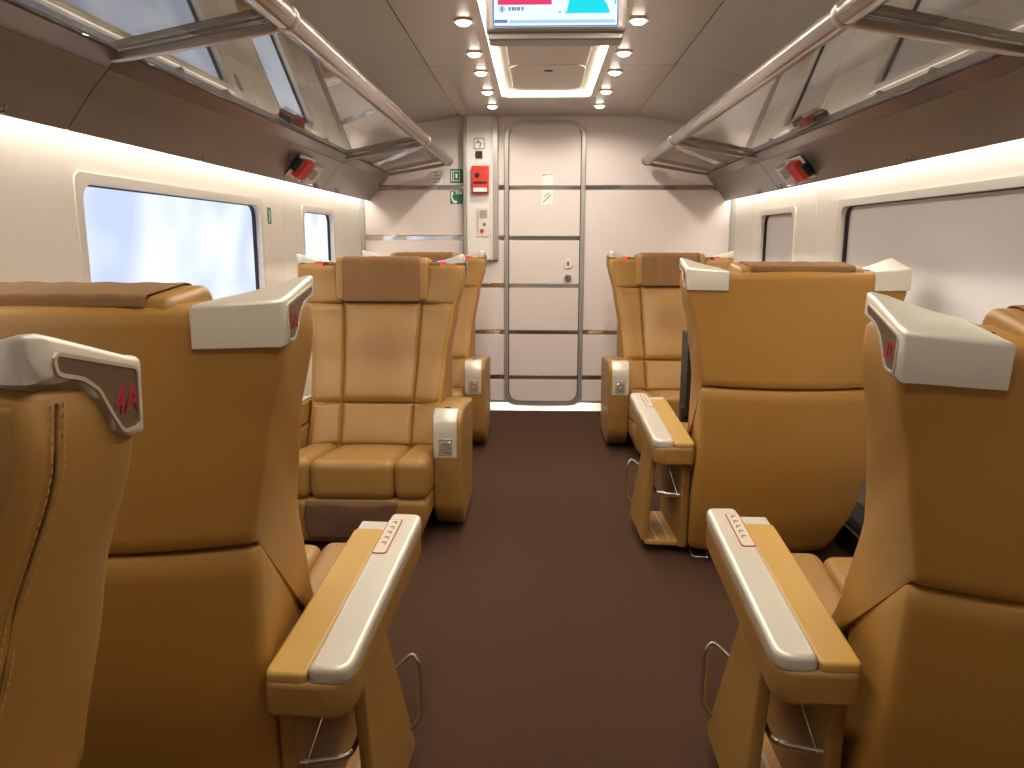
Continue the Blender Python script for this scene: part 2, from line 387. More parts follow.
# wall signs
def sign(name, label, cat, x0, x1, z0, z1, m, y=YF, t=.003):
    return tag(link(name, box(x0, x1, y-t, y, z0, z1, .001, 1), None, m), label, cat)
def mark(par, m, x0, x1, z0, z1, y=YF, name='mark'):
    return link(name, box(x0, x1, y-.0042, y-.003, z0, z1), par, m)
g = sign('emergency_sign', 'square green pictogram sign on the end wall above the telephone sign', 'sign', -.676, -.585, 1.617, 1.712, 'green_sign')
link('mark', ring_prism(rrect(-.655, -.606, 1.63, 1.7, .004, 2), rrect(-.65, -.611, 1.635, 1.695, .003, 2), 'y', YF-.0042, YF-.003), g, 'white_sign')
mark(g, 'white_sign', -.637, -.624, 1.65, 1.68); mark(g, 'white_sign', -.668, -.662, 1.625, 1.705); 
g = sign('telephone_sign', 'green emergency telephone sign with white handset on the end wall', 'sign', -.676, -.586, 1.474, 1.563, 'green_sign')
hp = [(-.668, 1.555), (-.655, 1.56), (-.652, 1.54), (-.66, 1.532), (-.656, 1.51), (-.645, 1.496), (-.636, 1.5), (-.626, 1.488), (-.634, 1.478), (-.648, 1.478), (-.664, 1.495), (-.671, 1.525)]
link('handset', prism(hp, 'y', YF-.0042, YF-.003), g, 'white_sign')
sos = xform(text_mesh('SOS', .026, 0, .0005, .0008), Matrix.Translation((-.616, YF-.0036, 1.549)) @ Matrix.Rotation(math.pi/2, 4, 'X'))
link('lettering', sos, g, 'white_sign')
g = sign('notice', 'small white printed notice on the end wall under the rack', 'notice', -.81, -.732, 1.604, 1.712, 'white_sign')
for z, a, b in ((1.688, -.79, -.765), (1.664, -.79, -.75), (1.642, -.8, -.742), (1.62, -.8, -.742)): mark(g, 'grey_mark', a, b, z, z+.005)
g = sign('door_notice', 'blank-looking white notice sheet on the end door above the chrome strip', 'notice', -.038, .046, 1.6, 1.684, 'white_sign', YF-.002)
mark(g, 'grey_mark', -.03, -.012, 1.664, 1.668, YF-.002); mark(g, 'grey_mark', -.03, .04, 1.674, 1.677, YF-.002)
g = sign('door_sticker', 'small white sticker with slanted marks below the top chrome strip of the door', 'sticker', -.038, .046, 1.467, 1.57, 'white_sign', YF-.002)
link('mark', prism([(-.025, 1.488), (-.02, 1.484), (.034, 1.535), (.03, 1.54)], 'y', YF-.0062, YF-.005), g, 'grey_mark')
link('mark', prism([(-.012, 1.52), (.02, 1.548), (.016, 1.552), (-.016, 1.524)], 'y', YF-.0062, YF-.005), g, 'grey_mark')

# ------------------------------------------------------------------ ceiling
ce = struct('ceiling', box(-XW-.05, XW+.05, YB, YF+.09, 2.13, 2.16), 'ceil_outer', 'grey panelled ceiling')
CUT = [YB, -.83, 1.57, 3.97, YF]
RX0, RX1, RY1, RY0 = -.292, .262, 4.79, 1.45
for a, b in zip(CUT, CUT[1:]):
    for s in (-1, 1):
        po = [(s*.606, 2.064), (s*XW, 1.955), (s*XW, 1.975), (s*.606, 2.084)]
        link('side_panel', prism(po, 'y', a+.003, b-.003, .002, 1), ce, 'ceil_outer')
    a2, b2 = a, b
    for s, xi in ((-1, RX0), (1, RX1)):
        if b <= 1.6: xi = s*.0015
        link('centre_panel', box(min(s*.6, xi), max(s*.6, xi), a+.001, min(b, RY1)-.001 if b > RY1 else b-.001, 2.06, 2.08, .0015, 1), ce, 'ceil_centre')
link('centre_panel', box(-.6, .6, RY1+.001, YF, 2.06, 2.08, .0015, 1), ce, 'ceil_centre')
for s in (-1, 1):
    link('joint', box(s*.603-.003, s*.603+.003, YB, YF, 2.066, 2.08), ce, 'joint')
    # raised cross rib seen beside the joint
    link('rib', box(min(s*.6, s*.53), max(s*.6, s*.53), 3.98, YF, 2.0585, 2.0602, .0005, 1), ce, 'ceil_recess')
# recess with lamp ring
link('recess_panel', box(RX0, RX1, RY0, RY1, 2.078, 2.09), ce, 'ceil_recess')
ht = link('hatch', prism(rrect(-.205, .178, 4.02, 4.66, .09, 6), 'z', 2.07, 2.079, .003), ce, 'ceil_recess')
link('latch', box(-.03, .012, 4.13, 4.15, 2.066, 2.07, .002), ht, 'dark')
link('hatch', box(-.205, .178, 2.6, 4.01, 2.07, 2.079, .003), ce, 'ceil_recess')
lamp = thing('ceiling_lamp', 'bright rectangular light strip around the ceiling recess', 'lamp', (0, 0, 0))
link('diffuser', ring_prism(rrect(RX0+.016, RX1-.016, RY0+.016, RY1-.016, .05, 5), rrect(RX0+.037, RX1-.037, RY0+.037, RY1-.037, .03, 5), 'z', 2.066, 2.084), lamp, 'ring_light')
link('frame', ring_prism(rrect(RX0-.02, RX1+.02, RY0-.02, RY1+.02, .06, 5), rrect(RX0+.017, RX1-.017, RY0+.017, RY1-.017, .05, 5), 'z', 2.052, 2.1), lamp, 'frame_white')

# downlights
SY = [5.10, 4.625, 4.115, 3.709, 3.19, 2.68, 2.17, 1.66, 1.1, .5]
def where(y): 
    return {5.10: 'nearest the end wall', 4.625: 'second from the end wall', 4.115: 'third from the end wall', 3.709: 'fourth from the end wall', 3.19: 'fifth from the end wall, beside the screen', 2.68: 'just past the screen', 2.17: 'just before the screen', 1.66: 'third from the camera', 1.1: 'second from the camera', .5: 'nearest the camera'}.get(y)
dmesh = loft([[(r_*math.cos(2*math.pi*k/24), r_*math.sin(2*math.pi*k/24), z_) for k in range(24)] for r_, z_ in ((.029, .002), (.029, -.004), (.027, -.009), (.021, -.014), (.012, -.017), (.003, -.018))])  # lens bulged downwards so its shape stands in for the lamp's round glare
rmesh = ring_prism([(.04*math.cos(2*math.pi*k/24), .04*math.sin(2*math.pi*k/24)) for k in range(24)], [(.029*math.cos(2*math.pi*k/24), .029*math.sin(2*math.pi*k/24)) for k in range(24)], 'z', -.005, .002)
ld = bpy.data.lights.new('downlight_beam', 'SPOT'); ld.energy = SPOT_W; ld.color = lin((255, 243, 226))[:3]; ld.spot_size = math.radians(166); ld.spot_blend = .45; ld.shadow_soft_size = .018
for y in SY:
    for s in (-1, 1):
        x = -.351 if s < 0 else .325
        t = thing('downlight', 'round ceiling downlight %s, %s row' % (where(y), 'left' if s < 0 else 'right'), 'light', (x, y, 2.058), 0, 'ceiling downlights')
        link('lens', dmesh, t, 'spot_light'); link('bezel', rmesh, t, 'frame_white')
        lo = bpy.data.objects.new('beam', ld); COL.objects.link(lo); lo.parent = t; lo.location = (0, 0, -.026)

# ------------------------------------------------------------------ luggage racks, soffits, wall-wash lamps
SEG = [YB, -.5, 1.99, 4.33, 5.44]
for s, nm in ((-1, 'left'), (1, 'right')):
    # soffit panels
    pr = [(1.245, 1.492), (1.205, 1.545), (1.165, 1.595), (1.125, 1.636), (1.133, 1.648), (1.172, 1.606), (1.214, 1.556), (1.254, 1.502)]
    rk = thing('luggage_rack', 'glass overhead luggage rack with aluminium rail and brown soffit along the %s wall' % nm, 'luggage rack', (s*.9, 1.5, 1.69)); sf = rk
    off = (-s*.9, -1.5, -1.69)
    for a, b in zip(SEG, SEG[1:]):
        bb = YF if b == SEG[-1] else b
        o = link('soffit_panel', prism([(s*x, z) for x, z in pr], 'y', a+.0025, bb-.0025, .0015, 1, 30), sf, 'soffit'); o.location = off
        o = link('band', prism([(s*1.127, 1.638), (s*1.092, 1.674), (s*1.1, 1.684), (s*1.135, 1.648)], 'y', a+.0025, bb-.0025, .001, 1), sf, 'soffit_band'); o.location = off
    o = link('backing', prism([(s*1.262, 1.512), (s*1.142, 1.66), (s*1.15, 1.666), (s*1.27, 1.518)], 'y', YB, YF), sf, 'dark'); o.location = off
    # rack
    for a, b in zip(SEG, SEG[1:]):
        gp = [(s*1.098, 1.678), (s*.706, 1.750), (s*.706, 1.757), (s*1.098, 1.685)]
        o = link('glass_shelf', prism(gp, 'y', a+.012, b-.012), rk, 'shelf_glass'); o.location = off
    rp = [(s*x, z) for x, z in round_poly([(.641, 1.750), (.648, 1.775), (.668, 1.777), (.700, 1.768), (.714, 1.758), (.714, 1.749), (.698, 1.728), (.661, 1.724)], [.01, .01, .01, .008, .003, .003, .012, .012], 4)]
    o = link('rail', prism(rp, 'y', YB, 5.44, .002), rk, 'rail'); o.location = off
    for y in SEG[1:]:
        o = link('bracket', prism([(s*1.125, 1.652), (s*1.06, 1.660), (s*.715, 1.718), (s*.69, 1.724), (s*.705, 1.742), (s*1.11, 1.672)], 'y', y-.014, y+.014, .004), rk, 'bracket'); o.location = off
        o = link('rail_joint', prism([(s*.68 + (px-s*.68)*1.06, 1.756+(pz-1.756)*1.08) for px, pz in rp], 'y', y-.012, y+.012, .002), rk, 'bracket'); o.location = off
    # small warm uplight lying behind the rail
    o = link('uplight', prism([(s*.722, 1.766), (s*.734, 1.766), (s*.734, 1.77), (s*.722, 1.77)], 'y', YB+.1, 5.4), rk, 'rack_light'); o.location = off
    o = link('uplight_carrier', prism([(s*.716, 1.7575), (s*.74, 1.7525), (s*.74, 1.766), (s*.716, 1.766)], 'y', YB+.1, 5.4), rk, 'frame_grey'); o.location = off
    # wash lamp behind the soffit edge
    lp = thing('wall_wash_lamp', 'bright light strip hidden behind the %s soffit washing down the wall' % nm, 'lamp', (s*1.29, 1.5, 1.53))
    o = link('diffuser', prism([(s*1.282, 1.535), (s*1.306, 1.535), (s*1.306, 1.55), (s*1.282, 1.55)], 'y', YB+.02, YF-.02), lp, 'strip_light'); o.location = (-s*1.29, -1.5, -1.53)
    o = link('carrier', prism([(s*1.268, 1.551), (s*1.314, 1.551), (s*1.314, 1.575), (s*1.262, 1.575)], 'y', YB+.02, YF-.02), lp, 'white_plastic'); o.location = (-s*1.29, -1.5, -1.53)
    # coat hooks on the soffit edge
    for k, y in enumerate((1.735, 2.754, 3.154, 4.171, 4.606) if s < 0 else (2.827, 3.244, 4.285, 4.685)):
        order = ['nearest the camera', 'second', 'third', 'fourth', 'farthest'][k] if s < 0 else ['nearest the camera', 'second', 'third', 'farthest'][k]
        hk = thing('coat_hook', 'small brown coat hook on the %s soffit edge, %s%s' % (nm, order, '' if k == 0 else ' from the camera' if order != 'farthest' else ' from the camera'), 'hook', (s*1.24, y, 1.497), 0, 'coat hooks on the soffit')
        link('plate', box(-.006, .006, -.012, .012, -.004, .012, .002), hk, 'soffit')
        link('prong', tube(smooth_path([(0, 0, .004), (-s*.014, 0, -.004), (-s*.016, 0, .014)], .008), .004, 6), hk, 'soffit')

# hammer boxes on the soffits
for s, nm, y in ((-1, 'left', 3.72), (1, 'right', 3.80)):
    t = thing('hammer_box', 'red and white emergency hammer box under the %s rack' % nm, 'emergency hammer', (s*1.194, y, 1.572))
    t.rotation_euler = (0, s*math.radians(50), 0)       # lies on the sloping soffit
    k = -s
    link('back_plate', box(-.06, .06, -.10, .14, -.022, -.016, .004), t, 'white_sign')
    link('red_body', box(-.045, .05, -.07, .045, -.06, -.022, .006), t, 'red_box')
    link('clear_cover', box(-.055, .055, -.02, .16, -.075, -.022, .01), t, 'clear_plastic')
    hm = link('hammer', tube([(-.01, .02, -.05), (.01, .14, -.045)], .008, 8), t, 'black')
    link('hammer_head', box(-.032, .02, .115, .14, -.066, -.034, .004), hm, 'dark')
    gl = link('green_tab', box(-.02, .045, -.118, -.078, -.046, -.02, .005), t, 'dark')
    link('handle', box(-.015, .04, -.103, -.095, -.05, -.046, .001), gl, 'chrome')
# green sticker on the left wall between the windows
st = tag(link('exit_sticker', box(-XW, -XW+.002, 3.625, 3.672, 1.295, 1.37, .0005, 1), None, 'green_sign'), 'small green emergency sticker between the windows on the left wall', 'sticker')
link('mark', prism([(3.64, 1.305), (3.648, 1.305), (3.656, 1.335), (3.65, 1.36), (3.643, 1.36), (3.648, 1.335)], 'x', -XW+.002, -XW+.0026), st, 'white_sign')

# ------------------------------------------------------------------ ceiling screen
sc = thing('display_screen', 'ceiling information screen showing pink and cyan graphics', 'screen', (0, 2.3, 1.79))
link('housing', box(-.207, .187, 0, .075, .004, .27, .012, 3), sc, 'screen_case')
link('foot_bar', box(-.2, .18, .01, .085, -.014, .006, .005), sc, 'screen_case')
link('hanger', box(-.14, -.1, .03, .06, .26, .31), sc, 'screen_case'); link('hanger', box(.08, .12, .03, .06, .26, .31), sc, 'screen_case')
pn = link('picture', box(-.186, .163, -.003, 0, .018, .235), sc, 'scr_white')
def sp(m, x0, x1, z0, z1, y=-.0036, name='graphic'): return link(name, box(x0, x1, y, -.003, z0, z1), pn, m)
link('graphic', ring_prism(rrect(-.186, .163, .018, .235, .002, 2), rrect(-.183, .160, .0205, .232, .002, 2), 'y', -.0036, -.003), pn, 'scr_blue')
sp('scr_pink', -.172, -.022, .075, .20); sp('scr_lilac', -.163, -.105, .09, .19, -.004); sp('scr_white', -.1, -.075, .09, .19, -.004); sp('scr_lilac', -.07, -.035, .09, .19, -.004)
link('graphic', prism([(.012, .052), (.02, .058), (.03, .1), (.04, .2), (.12, .2), (.118, .09), (.132, .075), (.14, .052)], 'y', -.0036, -.003), pn, 'scr_cyan')
link('graphic', prism([(-.16+.009*math.cos(k*.2618), .064+.009*math.sin(k*.2618)) for k in range(24)], 'y', -.0036, -.003), pn, 'scr_light')
link('graphic', box(-.1615, -.1585, -.0042, -.0036, .058, .07), pn, 'scr_blue')
for x, wd in ((-.142, .006), (-.133, .007), (-.125, .005), (-.118, .008), (-.106, .006)): sp('scr_text', x, x+wd, .06, .069)
sp('scr_text', -.182, -.145, .028, .036); sp('scr_light', -.14, .155, .027, .035)
sp('scr_cyan', -.002, .004, .052, .058); sp('scr_cyan', .152, .157, .075, .085)

# ================================================================== SEATS
W_TAB = [(.30, .298), (.5, .296), (.71, .312), (.9, .346), (1.05, .384), (1.2, .386)]
YR_TAB = [(.3, .02), (.71, .0), (1.2, .0)]
YF_TAB = [(.30, .43), (.5, .335), (.71, .238), (.9, .188), (1.05, .165), (1.2, .150)]      # wing tips
YC_TAB = [(.30, .39), (.5, .29), (.71, .188), (.9, .126), (1.05, .105), (1.2, .095)]     # centre
BUL = .06
def sstep(a, b, x):
    t = min(1, max(0, (x-a)/(b-a))); return t*t*(3-2*t)
def yfront(x, z):
    wv = itp(W_TAB, z); return itp(YC_TAB, z) + (itp(YF_TAB, z)-itp(YC_TAB, z))*sstep(.48, .93, abs(x)/wv)
CACHE = {}
def cached(key, fn):
    if key not in CACHE: CACHE[key] = fn()
    return CACHE[key]
def back_shell():
    rings = []
    ZT = 1.118
    def ring(zr, zf, ins):
        p = []; wr = itp(W_TAB, zr)-ins; wf = itp(W_TAB, zf)-ins; yr = itp(YR_TAB, zr)+ins; yf = itp(YF_TAB, zf)-ins; rr, rf = .016, .016
        half = []
        xs = [k/8 for k in range(9)]
        for t in xs:
            x = (wr-rr)*t; half.append((x, yr-BUL*(1-t*t), zr))
        for k in range(1, 5):
            a = math.pi/2*k/4; half.append((wr-rr+rr*math.sin(a), yr+rr-rr*math.cos(a), zr))
        for t in (.15, .35, .55, .75, .92):
            half.append((wr+(wf-wr)*t, (yr+rr)+(yf-rf-yr-rr)*t, zr+(zf-zr)*t))
        for k in range(0, 5):
            a = math.pi/2*k/4; half.append((wf-rf+rf*math.cos(a), yf-rf+rf*math.sin(a), zf))
        for t in (.93, .87, .8, .72, .64, .56, .48, .3, .15, 0):
            x = wf*t; y = itp(YC_TAB, zf)-.022 + (yf-itp(YC_TAB, zf)+.022)*sstep(.48, .92, t); half.append((x, min(y, yf), zf))
        full = half + [(-x, y, z) for x, y, z in half[::-1][1:-1]]
        return full
    for z, ins in ((ZT, .02), (ZT-.004, .008), (ZT-.014, 0)): rings.append(ring(z, z, ins))
    N = 18
    for k in range(1, N+1):
        q = k/N; rings.append(ring(ZT-.014-(ZT-.014-.712)*q, ZT-.014-(ZT-.014-.315)*q, 0))
    rings.append(ring(.706, .31, .006)); rings.append(ring(.704, .308, .02))
    return loft(rings, True, True, 55)
def lower_shell(a):
    WA = [(.04, .32), (.25, .325), (.5, .312), (.71, .314)]                     # aisle half
    WW = [(.04, .20), (.12, .245), (.25, .295), (.42, .312), (.71, .314)]       # window half
    YRL = [(.04, .085), (.2, .04), (.45, .01), (.71, 0)]
    BU = [(.04, .03), (.3, .05), (.71, .06)]
    rings = []
    def ring(q, ins, dz=0):
        zr = .70-(.70-.045)*q+dz; p = []
        yr = itp(YRL, zr)+ins; rr = .03; yF = .27; bu = itp(BU, zr)
        wA, wW = itp(WA, zr)-ins, itp(WW, zr)-ins
        zf = (.70-.23*(1-q)) - (.70-.045)*q + dz; 
        def side(wv, sg):
            h = [((wv-rr)*t*sg, yr-bu*(1-t*t), zr) for t in [k/8 for k in range(9)]]
            for k in range(1, 5):
                an = math.pi/2*k/4; h.append(((wv-rr+rr*math.sin(an))*sg, yr+rr-rr*math.cos(an), zr))
            for t in (.25, .5, .75, 1.0): h.append(((wv-.02*t)*sg, yr+rr+(yF-yr-rr)*t, zr+(zf-zr)*t))
            h.append((wv*.6*sg, yF, zf)); h.append((wv*.3*sg, yF, zf)); return h
        R_, L_ = side(wA if a > 0 else wW, 1), side(wW if a > 0 else wA, -1)
        return R_ + [(0, yF, zf)] + L_[::-1][:-1]
    rings.append(ring(0, .02, .0)); rings.append(ring(0, .006, -.002)); rings.append(ring(0, 0, -.01))
    for k in range(1, 17): rings.append(ring(.012+.97*k/16, 0))
    rings.append(ring(1, .012)); 
    return loft(rings, True, True, 55)
def fsurf(x0f, x1f, z0, z1, lift=0):
    def fn(u, v):
        z = z0+(z1-z0)*v; a, b = x0f(z), x1f(z); x = a+(b-a)*u; return (x, yfront(x, z)+lift, z)
    return fn
SEAMX = lambda z: itp([(.3, .160), (.5, .163), (.71, .172), (.93, .182), (1.13, .214)], z)
EDGX = lambda z: itp(W_TAB, z)-.012
def wing(sg, z0, z1):
    return pillow(fsurf(lambda z: sg*(SEAMX(z)+.003), lambda z: sg*EDGX(z), z0, z1), 12, 14,   .005, .014, .006, (-sg*.35, 1, 0), .004)
def centre(z0, z1, dome=.012):
    return pillow(fsurf(lambda z: -SEAMX(z)+.003, lambda z: SEAMX(z)-.003, z0, z1), 18, 14, .007, .016, .007, (0, 1, 0), dome)
def slab_profile(ptsyz, x0, x1, r, nx=6):
    """profile in (y,z) lofted along x with rounded ends"""
    rings = []; cy = sum(p[0] for p in ptsyz)/len(ptsyz); cz = sum(p[1] for p in ptsyz)/len(ptsyz)
    def scaled(ins):
        out = []
        for y, z in ptsyz:
            d = math.hypot(y-cy, z-cz); k = max(0, (d-ins)/d); out.append((cy+(y-cy)*k, cz+(z-cz)*k))
        return out
    seq = []
    for k in range(nx+1):
        a = math.pi/2*k/nx; seq.append((x0+r-r*math.cos(a)*1, r*(1-math.sin(a))))
    seq = sorted(seq); seq2 = [(x0+x1-x, i) for x, i in seq[::-1]]
    for x, ins in seq + seq2: rings.append([(x, y, z) for y, z in scaled(ins)])
    return loft(rings, True, True, 60)
def headrest():
    pr = round_poly([(-.036, 1.085), (-.034, 1.131), (.124, 1.146), (.142, .945), (.06, .945)], [.01, .03, .035, .015, .01])
    return slab_profile(pr, -.218, .218, .016)
def headrest_cover():
    # cloth running from the front bottom over the top and a little down the rear
    path = round_poly([(.02, .5), (.147, .947), (.1295, 1.1495), (-.038, 1.1345), (-.042, 1.118), (.0, .5)], [.001, .004, .036, .03, .002, .001], 5)
    path = [p for p in path if p[1] > .94]
    nx = 34; v = []; 
    for i in range(nx+1):
        x = -.18+.36*i/nx
        for y, z in path:
            amp = .0035*min(1, abs(z-.94)*6)*(1 if y > .1 else .35)
            d = amp*(math.sin(x*90+z*9)+.8*noise.noise(Vector((x*26, z*7, 3))))+.002
            if y > .1: y2, z2 = y+d*.8, z
            else: y2, z2 = y, z+d*.7*(1 if z > 1.128 else .2)
            v.append((x*(1-.1*max(0, (1.05-z))), y2, z2))
    m_ = len(path); f = [(i*m_+j, i*m_+j+1, (i+1)*m_+j+1, (i+1)*m_+j) for i in range(nx) for j in range(m_-1)]
    me = mesh(v, f, True, 80)
    bm = bmesh.new(); bm.from_mesh(me); 
    if sum(fc.normal.y*(1 if fc.calc_center_median().y > .1 else 0) for fc in bm.faces) < 0: bmesh.ops.reverse_faces(bm, faces=bm.faces)
    bmesh.ops.solidify(bm, geom=bm.faces[:], thickness=.0025); bm.to_mesh(me); bm.free(); return me
def cap_bottom(y):
    return itp([(0, 1.051), (.042, 1.052), (.06, 1.07), (.082, 1.098), (.105, 1.112), (.16, 1.119)], y)
def corner_cap(sg):
    xo = .3885
    plan = [(xo, y) for y in (-.006, .02, .042, .052, .062, .074, .088, .105, .125, .15)]
    plan += [(xo-.012, .160), (xo-.035, .157), (.325, .142), (.295, .128), (.27, .118), (.25, .112)]
    plan += [(.25, -.041), (.28, -.034), (.315, -.025), (.35, -.014)]
    def top(x, y): fx, fy = (x-.25)/.136, max(0, y)/.155; return 1.1205 + .007*fx + .006*fy + .028*fx*fy
    bm = bmesh.new(); T = []; B = []
    for x, y in plan:
        zt = top(x, y); zb = cap_bottom(y) if x > .35 else (1.051 if y < .045 else zt-.03)
        T.append(bm.verts.new((sg*x, y, zt))); B.append(bm.verts.new((sg*x, y, min(zb, zt-.02))))
    n = len(plan); ft = bm.faces.new(T); fb = bm.faces.new(B)
    for i in range(n): bm.faces.new((T[i], T[(i+1) % n], B[(i+1) % n], B[i]))
    bmesh.ops.recalc_face_normals(bm, faces=bm.faces)
    vert = [e for e in bm.edges if (e.verts[0] in T and e.verts[1] in B or e.verts[1] in T and e.verts[0] in B) and abs(abs(e.verts[0].co.x)-xo) < 1e-5 and abs(e.verts[0].co.y+.006) < 1e-5]
    geo = list(ft.edges)+[e for e in fb.edges if abs(e.verts[0].co.x) > .387 and abs(e.verts[1].co.x) > .387]+vert
    bmesh.ops.bevel(bm, geom=list(set(geo)), offset=.008, segments=3, profile=.5, affect='EDGES', clamp_overlap=True)
    return tomesh(bm, 50)
PLATE = [(.010, 1.062), (.038, 1.062), (.054, 1.080), (.074, 1.106), (.098, 1.119), (.132, 1.126), (.134, 1.140), (.010, 1.116)]
def plate(sg):
    p = round_poly(PLATE, .006, 3); return prism(p, 'x', sg*.388, sg*.3897)
def plate_rim(sg):
    p = round_poly(PLATE, .006, 3); cy = sum(a for a, b in p)/len(p); cz = sum(b for a, b in p)/len(p)
    q = []
    N = len(p)
    for i in range(N):
        t = Vector((p[(i+1) % N][0]-p[i-1][0], p[(i+1) % N][1]-p[i-1][1])).normalized(); nr = Vector((t.y, -t.x))
        q.append((p[i][0]+nr.x*.0035, p[i][1]+nr.y*.0035))
    return ring_prism(q, p, 'x', sg*.3875, sg*.391)
def rbox(x0, x1, y0, y1, z0, z1, r, dome=0, taper=None):
    """box with generously rounded edges, optional dome on top"""
    bm = bmesh.new(); bmesh.ops.create_cube(bm, size=1)
    for v in bm.verts: v.co = Vector((x0 if v.co.x < 0 else x1, y0 if v.co.y < 0 else y1, z0 if v.co.z < 0 else z1))
    bmesh.ops.bevel(bm, geom=bm.edges[:], offset=r, segments=5, profile=.5, affect='EDGES')
    if dome or taper:
        bmesh.ops.subdivide_edges(bm, edges=[e for e in bm.edges if e.calc_length() > .06], cuts=6, use_grid_fill=True)
        for v in bm.verts:
            u, w_ = (v.co.x-x0)/(x1-x0), (v.co.y-y0)/(y1-y0)
            if dome and v.co.z > (z0+z1)/2: v.co.z += dome*4*u*(1-u)*4*w_*(1-w_)
            if taper: v.co = Vector(taper(v.co))
    return tomesh(bm, 50, True, not dome)
def cush_tilt(v):
    return (v.x, v.y, v.z + (v.y-.83)*.13)
def arm_top(y): return .475+(y-.05)*.10
def arm_tilt(v): return (v.x, v.y, v.z + (v.y-.05)*.10)
def make_seat(label, loc, rz, a, kind, number=None, stitched=False, ady=0, splay=.035, recline=0, adx=0):
    t = thing('lounge_seat', label, 'seat', loc, rz, 'tan leather lounge seats')
    bs = link('back_shell', cached('bs', back_shell), t, 'leather_shell')
    ls = link('lower_shell', cached(('ls', a), lambda: lower_shell(a)), t, 'leather_shell')
    for sg in (-1, 1):
        for k, (z0, z1) in enumerate(((.325, .492), (.498, .928), (.934, 1.105))):
            link('side_bolster', cached(('wing', sg, k), lambda: wing(sg, z0, z1)), t, 'leather')
    link('lumbar_panel', cached('c0', lambda: centre(.32, .492, .006)), t, 'leather')
    link('back_panel', cached('c1', lambda: centre(.498, .938, .016)), t, 'leather_back')
    hr = link('headrest', cached('hr', headrest), t, 'leather')
    tag(link('headrest_cover', cached('hc', headrest_cover), hr, 'cover_fabric'), 'brown cloth headrest cover')
    for sg in (-1, 1):
        cp = link('corner_cap', cached(('cap', sg), lambda: corner_cap(sg)), t, 'silver'); tag(cp, 'silver plastic corner cap')
        pt = link('number_plate', cached(('pl', sg), lambda: plate(sg)), cp, 'plate')
        link('plate_rim', cached(('pr', sg), lambda: plate_rim(sg)), cp, 'plate_rim')
        if number and sg == a:
            me = text_mesh(number, .037, .15, .0005, .0006, .98)
            # readable from outside: text x axis runs towards the viewer's right
            R = Matrix(((0, 0, sg, 0), (sg, 0, 0, 0), (0, 1, 0, 0), (0, 0, 0, 1)))
            link('seat_number', xform(me, Matrix.Translation((sg*.3901, .0315, 1.089)) @ R), cp, 'red_text')
        link('indicator_light', cached(('led', sg), lambda: xform(box(-.009, .009, -.004, .004, -.007, .007, .003), Matrix.Translation((sg*.283, .1255, 1.117)))), cp, 'red_led')
        link('lamp_housing', cached(('ledh', sg), lambda: prism([(sg*.248, .02), (sg*.248, .1145), (sg*.27, .121), (sg*.302, .134), (sg*.31, .02)], 'z', 1.106, 1.122)), cp, 'plate')
    if recline:                              # whole back leans about a pivot above the cushion
        rx = Matrix.Rotation(math.radians(recline), 3, 'X'); pv = Vector((0, .3, .4)); off_ = pv - rx @ pv
        for o in [c for c in t.children]: o.location = off_; o.rotation_euler = (math.radians(recline), 0, 0)
    # seat cushion: centre and two bolsters
    link('seat_cushion', cached('sc', lambda: rbox(-.168, .168, .30, .835, .215, .375, .035, .012, cush_tilt)), t, 'leather')
    for sg in (-1, 1):
        link('cushion_bolster', cached(('cb', sg), lambda: rbox(min(sg*.166, sg*.3), max(sg*.166, sg*.3), .30, .838, .215, .383, .038, .006, cush_tilt)), t, 'leather')
    def lr():
        def tp(v):
            q = (v.z-.03)/.188; kx = .86+.14*min(1, q*1.8); return (v.x*kx, v.y-.012*(1-q), v.z)
        return rbox(-.297, .297, .55, .834, .03, .218, .028, 0, tp)
    lg = link('leg_rest', cached('lr', lr), t, 'leather')
    def apron():
        return pillow(lambda u, v: (-.185+.37*u + .012*math.sin(v*3), .839-.012*(1-v), .05+.158*v), 22, 12, .004, .012, .012, (0, 1, 0), .004, .006)
    tag(link('leg_rest_apron', cached('ap', apron), lg, 'skirt_fabric'), 'soft dark brown apron')
    bs_ = link('base', cached('base', lambda: rbox(-.19, .19, .16, .6, 0, .06, .02)), t, 'dark')
    link('pedestal', cached('ped', lambda: rbox(-.15, .15, .2, .55, .055, .23, .015)), t, 'dark')
    # aisle armrest
    X = lambda u, v: (min(a*u, a*v), max(a*u, a*v))
    if kind == 'open':
        def plan(x0, x1, y0, y1, r, h, zb, bev):
            # rounded plan outline, thick h, following the slope of the arm
            pts = [(a*x0, y0), (a*x1, y0), (a*x1, y1), (a*x0, y1)]
            me = prism(round_poly(pts, r, 5), 'z', 0, h, bev, 3, 50, False)
            for v in me.vertices: v.co.z += zb+(v.co.y-.05)*.10
            return me
        ab = link('armrest', cached(('ab', a), lambda: plan(.318, .474, .016, .64, [.02, .05, .035, .025], .068, .393, .010)), t, 'leather')
        link('arm_pad', cached(('ap', a), lambda: plan(.319, .396, .02, .575, [.014, .014, .016, .016], .022, .456, .007)), ab, 'leather_pad')
        tr = link('arm_trim', cached(('at', a), lambda: plan(.397, .4745, .021, .637, [.016, .04, .026, .016], .035, .455, .010)), ab, 'silver'); tag(tr, 'silver plastic top strip')
        link('trim_lip', cached(('tl', a), lambda: rbox(*X(.322, .40), .572, .624, .452, .473, .006, 0, arm_tilt)), ab, 'silver')
        pz = lambda y: .4905+(y-.05)*.10
        def cpl(x0, x1, y0, y1, r, up):
            me = prism(rrect(min(a*x0, a*x1), max(a*x0, a*x1), y0, y1, r, 4), 'z', 0, .0016)
            for v in me.vertices: v.co.z += pz(v.co.y)+up
            return me
        cpn = link('control_panel', cached(('cp', a), lambda: cpl(.3995, .434, .428, .598, .008, -.0006)), ab, 'panel_rim')
